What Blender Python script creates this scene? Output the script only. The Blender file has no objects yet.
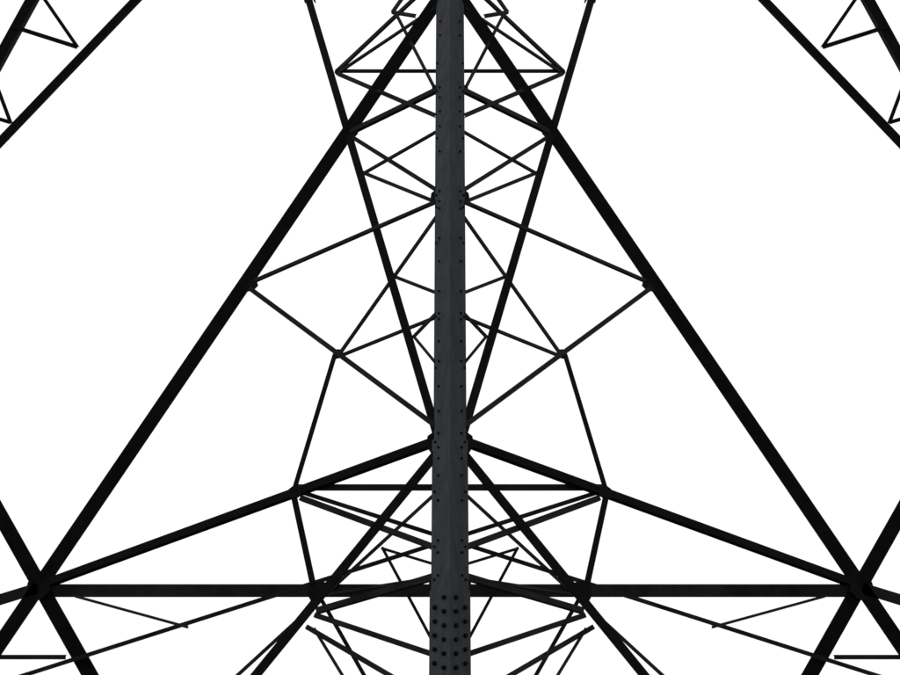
import bpy, math
from mathutils import Vector as V
S=bpy.context.scene
F0=1500.0; PIT=math.radians(16)
CAM=V((0,0,1.6)); FW=V((0,math.cos(PIT),math.sin(PIT))); UP=V((0,-math.sin(PIT),math.cos(PIT)))
# survey helper: where a sight line meets a face plane of the tower
def ray(x,y): return FW+V((1,0,0))*((x-450.5)/F0)-UP*((y-337.5)/F0)
def hit(x,y,p,n):
    r=ray(x,y); return CAM+r*((p-CAM).dot(n)/r.dot(n))
P0=CAM+FW*16; CD=V((0,math.sin(math.radians(14)),math.cos(math.radians(14))))
cn=V((0,CD.z,-CD.y))
A=hit(450.5,-18,P0,cn); YC=A.y
B=(V((0,YC,0)),V((0,1,0)))
B2=(V((0,YC+1.2,0)),V((0,1,0)))
L1=hit(438-.68*640,640,*B)
PLn=(L1-A).cross(CD).normalized()
PL=(A,PLn); PR=(A,V((-PLn.x,PLn.y,PLn.z)))
MEM=[]
def add(g,x1,y1,x2,y2,w,pl='L',mirror=True,gnd=False):
    P={'L':PL,'B':B,'C':B2}
    def pt(x,y):
        if pl=='L': return hit(x,y,*(PL if x<=450.5 else PR))
        return hit(x,y,*P[pl])
    a=pt(x1,y1); b=pt(x2,y2)
    if gnd and b.z>0:
        b=a+(b-a)*((a.z+.1)/(a.z-b.z))
    d=((a-CAM).dot(FW)+(b-CAM).dot(FW))/2
    if g=='brace': w*=.86
    if g=='tie' and w<8: w*=.92
    MEM.append((g,a,b,w*d/F0,mirror))
add('side_leg',438,0,2,641,14.2,'B',gnd=True)
add('side_leg',438,0,451,-19,13,'B')
add('cage_chord',309,0,438,437,8)
add('cage_chord',309,0,240,-235,9)
add('brace',337,69,420,-9,4.5); add('brace',340,71,434,8,3.5); add('brace',394,9,434,86,4)
add('brace',392,11,416,15,4); add('brace',392,11,408,-12,4)
add('tie',337,70,564,70,3.5,'L',False)
add('brace',338,73,436,115,4.5); add('brace',350,131,440,87,6.5)
add('brace',352,136,438,190,4.5); add('brace',362,173,437,130,3.6); add('brace',362,171,436,201,3.8)
add('brace',255,280,436,201,4.5); add('brace',250,288,438,427,5.6)
add('brace',340,352,436,216,3.8); add('brace',342,354,436,316,3.8)
add('brace',393,275,437,292,3.6); add('brace',413,337,437,312,3.6); add('brace',413,335,437,364,3.6)
add('strut',335,354,294,490,5.4); add('strut',294,497,313,585,6.5)
add('strut',42,583,444,436,8.6); add('strut',441,448,256,675,10.5,gnd=True)
add('tie',298,487,603,487,6.5,'L',False); add('tie',300,497,438,548,6.5)
add('tie',605,490,-60,702,4.8)
add('tie',38,590,863,590,12,'B',False); add('tie',38,588,-60,618,11,'B')
add('outrigger',-70,390,92,678,15,'B',gnd=True)
add('tie',75,596,188,627,3); add('tie',66,657,-40,657,5,'B')
add('brace',382,547,432,640,3.6,'B'); add('brace',382,548,520,590,3,'B')
add('brace',436,493,228,684,4.8,'B'); add('brace',316,610,440,574,7.5)
add('brace',306,626,412,688,6); add('brace',314,614,434,654,6); add('brace',322,600,374,692,4.8,'B')
add('brace',314,628,348,684,3.8); add('brace',326,594,434,577,3.6)
add('crossarm',-110,255,250,-121,7.5,'C'); add('crossarm',-110,255,140,-200,10.5,'C')
add('crossarm',78,47,12,26,4.5,'C'); add('crossarm',78,47,36,-14,3.6,'C'); add('crossarm',11,123,-20,40,3.6,'C'); add('crossarm',11,122,-30,110,4,'C')
add('crossarm',140,-6,40,-18,5,'C')
GUS=[]
for (x,y,r) in ((350,132,9),(251,284,8),(38,587,15),(318,590,12),(295,491,8),(338,353,6),(440,440,15),(438,581,10),(438,88,7),(438,194,8),(339,70,5),(392,275,4)):
    p=hit(x,y,*PL); GUS.append((p,r*(p-CAM).dot(FW)/F0))
def mat(name,c1,c2,rough,sc,spec=.2,zs=1,bump=0):
    m=bpy.data.materials.new(name); m.use_nodes=True; nt=m.node_tree; b=nt.nodes['Principled BSDF']
    tc=nt.nodes.new('ShaderNodeTexCoord'); mp=nt.nodes.new('ShaderNodeMapping'); mp.inputs['Scale'].default_value=(1,1,zs)
    n=nt.nodes.new('ShaderNodeTexNoise'); n.inputs['Scale'].default_value=sc; n.inputs['Detail'].default_value=9; n.inputs['Roughness'].default_value=.65
    r=nt.nodes.new('ShaderNodeValToRGB'); r.color_ramp.elements[0].position=.32; r.color_ramp.elements[1].position=.68
    r.color_ramp.elements[0].color=(*c1,1); r.color_ramp.elements[1].color=(*c2,1)
    nt.links.new(tc.outputs['Object'],mp.inputs[0]); nt.links.new(mp.outputs[0],n.inputs['Vector']); nt.links.new(n.outputs['Fac'],r.inputs['Fac']); nt.links.new(r.outputs['Color'],b.inputs['Base Color'])
    b.inputs['Roughness'].default_value=rough; b.inputs['Specular IOR Level'].default_value=spec
    return m
dark=mat('dark_painted_steel',(.001,.001,.001),(.004,.004,.0042),.6,5,.04)
dark2=mat('dark_weathered_steel',(.002,.002,.002),(.014,.014,.015),.6,2.5,.08)
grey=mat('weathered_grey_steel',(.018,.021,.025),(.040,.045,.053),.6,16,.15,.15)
greyB=mat('weathered_grey_steel_shaded',(.013,.015,.018),(.029,.032,.038),.6,16,.12,.15)  # same leg steel, right flange's shade painted into the colour for ridge contrast
conc=mat('concrete',(.25,.24,.22),(.35,.34,.32),.9,4)
grass=mat('grass_soil',(.03,.045,.015),(.07,.085,.03),1,.6,0)
pyl=bpy.data.objects.new('electricity_pylon',None); S.collection.objects.link(pyl)
def mk(name,vs,fs,m,parent=pyl):
    me=bpy.data.meshes.new(name); me.from_pydata([tuple(v) for v in vs],[],fs); me.validate(); me.update(); me.materials.append(m)
    o=bpy.data.objects.new(name,me); S.collection.objects.link(o); o.parent=parent; return o
def prism(vs,fs,p,q,poly):
    k=len(vs); n=len(poly)
    for e in (p,q):
        for o in poly: vs.append(e+o)
    for i in range(n):
        j=(i+1)%n; fs.append((k+i,k+j,k+n+j,k+n+i))
    fs.append(tuple(k+i for i in range(n))[::-1]); fs.append(tuple(k+n+i for i in range(n)))
def lbeam(vs,fs,p,q,w,n,idx=0):
    d=(q-p).normalized(); s=d.cross(n).normalized(); n2=s.cross(d).normalized()
    if n2.y<0: n2=-n2
    t=max(.006,w*.12); off=n2*((idx%5)*.004)
    h=w/2
    poly=[-s*h, s*h, s*h+n2*t, -s*(h-t)+n2*t, -s*(h-t)+n2*w*.7, -s*h+n2*w*.7]
    prism(vs,fs,p,q,[o+off for o in poly])
groups={}
N=PLn
M=lambda v:V((-v.x,v.y,v.z))
for i,(g,a,b,w,mir) in enumerate(MEM):
    vs,fs=groups.setdefault(g,([],[]))
    n=N if g in('brace','strut','cage_chord') else V((0,1,0))
    lbeam(vs,fs,a,b,w,n,i)
    if mir:
        v2,f2=[],[]
        lbeam(v2,f2,a,b,w,n,i); k=len(vs)
        vs+=[M(v)+V((0,.0023,0)) for v in v2]; fs+=[tuple(k+j for j in f)[::-1] for f in f2]
for g,(vs,fs) in groups.items(): mk(g,vs,fs,dark2 if g in('brace','tie') else dark)
# rear leg, mirror of the front one about the tower axis
vs,fs=[],[]
foot=P0-CD*((P0.z+.1)/CD.z); lbeam(vs,fs,A,V((0,2*YC-foot.y,-.1)),.22,V((0,1,0)))
mk('rear_leg',vs,fs,dark)
vs,fs=[],[]
nn=N.copy()
if nn.y<0: nn=-nn
for p,r in GUS:
    for sx in (1,-1):
        c=V(p); n=nn.copy(); c.x*=sx; n.x*=sx
        s=CD.cross(n).normalized(); u=n.cross(s).normalized()
        poly=[s*sx*a*r+u*b*r for a,b in((-1,-.35),(-.4,-.9),(.6,-.9),(1,-.2),(.9,.5),(.2,.9),(-.7,.6))]
        prism(vs,fs,c+n*.012,c+n*.022,poly)
mk('gusset_plates',vs,fs,dark)
def colpt(z): return P0+CD*((z-P0.z)/CD.z)
BK=V((0,CD.z,-CD.y)); k5=math.sqrt(.5)
def angle(z1,z2,fl,t,fwd,name):
    for sx in(1,-1):
        vs,fs=[],[]
        a=V((sx*k5,0,0))+BK*k5; nrm=V((sx*k5,0,0))-BK*k5
        o=-BK*fwd
        poly=[o, o+a*fl, o+a*fl-nrm*t, o-nrm*t + a*t]
        prism(vs,fs,colpt(z1),colpt(z2),poly if sx>0 else poly[::-1])
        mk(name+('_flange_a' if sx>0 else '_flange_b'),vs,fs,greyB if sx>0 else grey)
def zpix(y): return hit(450.5,y,P0,cn).z
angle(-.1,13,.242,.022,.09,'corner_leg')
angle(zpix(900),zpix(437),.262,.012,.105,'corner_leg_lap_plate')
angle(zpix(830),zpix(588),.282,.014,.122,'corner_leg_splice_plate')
vs,fs=[],[]
def bolt(z,u,fwd,r):
    for sx in(1,-1):
        a=V((sx*k5,0,0))+BK*k5; nrm=V((sx*k5,0,0))-BK*k5
        c=colpt(z)-BK*fwd+a*u
        poly=[a*math.cos(t*math.pi/3)*r+CD*math.sin(t*math.pi/3)*r for t in range(6)]
        prism(vs,fs,c,c+nrm*r*1.1,poly)
y=600
while y<830:
    bolt(zpix(y),.075,.122,.022); bolt(zpix(y+7),.2,.122,.022); y+=14
for y in (20,34,86,96,110,125,150,190,200,207,237,260,290,312,318,340,360,385,410,432,447,458,475,500,540,552,575):
    bolt(zpix(y),.165,.09 if y<437 else .105,.013)
for y in (60,88,135,192,204,240,314,365,440,490,545,578):
    bolt(zpix(y),.215,.09 if y<437 else .105,.013)
mk('leg_bolts',vs,fs,dark)
def footing(x,y):
    vs,fs=[],[]
    for r1,r2,z1,z2 in((.55,.5,-.3,.15),(.35,.3,.15,.35)):
        k=len(vs)
        for r,z in((r1,z1),(r2,z2)):
            for a in range(8):
                t=a*math.pi/4+.39; vs.append(V((x+r*math.cos(t),y+r*math.sin(t),z)))
        for a in range(8): fs.append((k+a,k+(a+1)%8,k+8+(a+1)%8,k+8+a))
        fs.append(tuple(k+8+a for a in range(8)))
    mk('concrete_footing',vs,fs,conc)
footing(0,colpt(0).y); footing(0,2*YC-colpt(0).y)
for g,a,b,w,mir in MEM:
    if b.z<.0: footing(b.x,b.y); footing(-b.x,b.y)
mk('ground',[(-600,-600,0),(600,-600,0),(600,600,0),(-600,600,0)],[(0,1,2,3)],grass,None)
el,rot=math.radians(55),math.radians(10)
w=bpy.data.worlds.new("World"); S.world=w; w.use_nodes=True; nt=w.node_tree; bg=nt.nodes['Background']
sky=nt.nodes.new('ShaderNodeTexSky'); sky.sky_type='NISHITA'; sky.sun_disc=False; sky.sun_elevation=el; sky.sun_rotation=rot
hs=nt.nodes.new('ShaderNodeHueSaturation'); hs.inputs['Saturation'].default_value=.1
tc=nt.nodes.new('ShaderNodeTexCoord'); no=nt.nodes.new('ShaderNodeTexNoise'); no.inputs['Scale'].default_value=2.2; no.inputs['Detail'].default_value=3
cr=nt.nodes.new('ShaderNodeValToRGB'); cr.color_ramp.elements[0].position=.3; cr.color_ramp.elements[1].position=.45
cr.color_ramp.elements[0].color=(10.3,10.3,10.35,1); cr.color_ramp.elements[1].color=(11.2,11.2,11.2,1)
mx=nt.nodes.new('ShaderNodeMix'); mx.data_type='RGBA'; mx.inputs[0].default_value=.92
nt.links.new(sky.outputs[0],hs.inputs['Color']); nt.links.new(tc.outputs['Generated'],no.inputs['Vector']); nt.links.new(no.outputs['Fac'],cr.inputs['Fac'])
nt.links.new(hs.outputs[0],mx.inputs[6]); nt.links.new(cr.outputs[0],mx.inputs[7]); nt.links.new(mx.outputs[2],bg.inputs['Color']); bg.inputs['Strength'].default_value=.1
sd=bpy.data.lights.new('sun','SUN'); sd.energy=.8; sd.angle=math.radians(15); sd.color=(1,.97,.93)
so=bpy.data.objects.new('sun',sd); S.collection.objects.link(so)
dirn=V((math.sin(rot)*math.cos(el),math.cos(rot)*math.cos(el),math.sin(el)))
so.rotation_euler=dirn.to_track_quat('Z','Y').to_euler()
cd=bpy.data.cameras.new('camera'); cd.sensor_width=36; cd.lens=60; cd.clip_end=3000
co=bpy.data.objects.new('camera',cd); S.collection.objects.link(co); co.location=CAM; co.rotation_euler=(math.radians(106),0,0); S.camera=co
S.view_settings.view_transform='Standard'; S.view_settings.look='None'
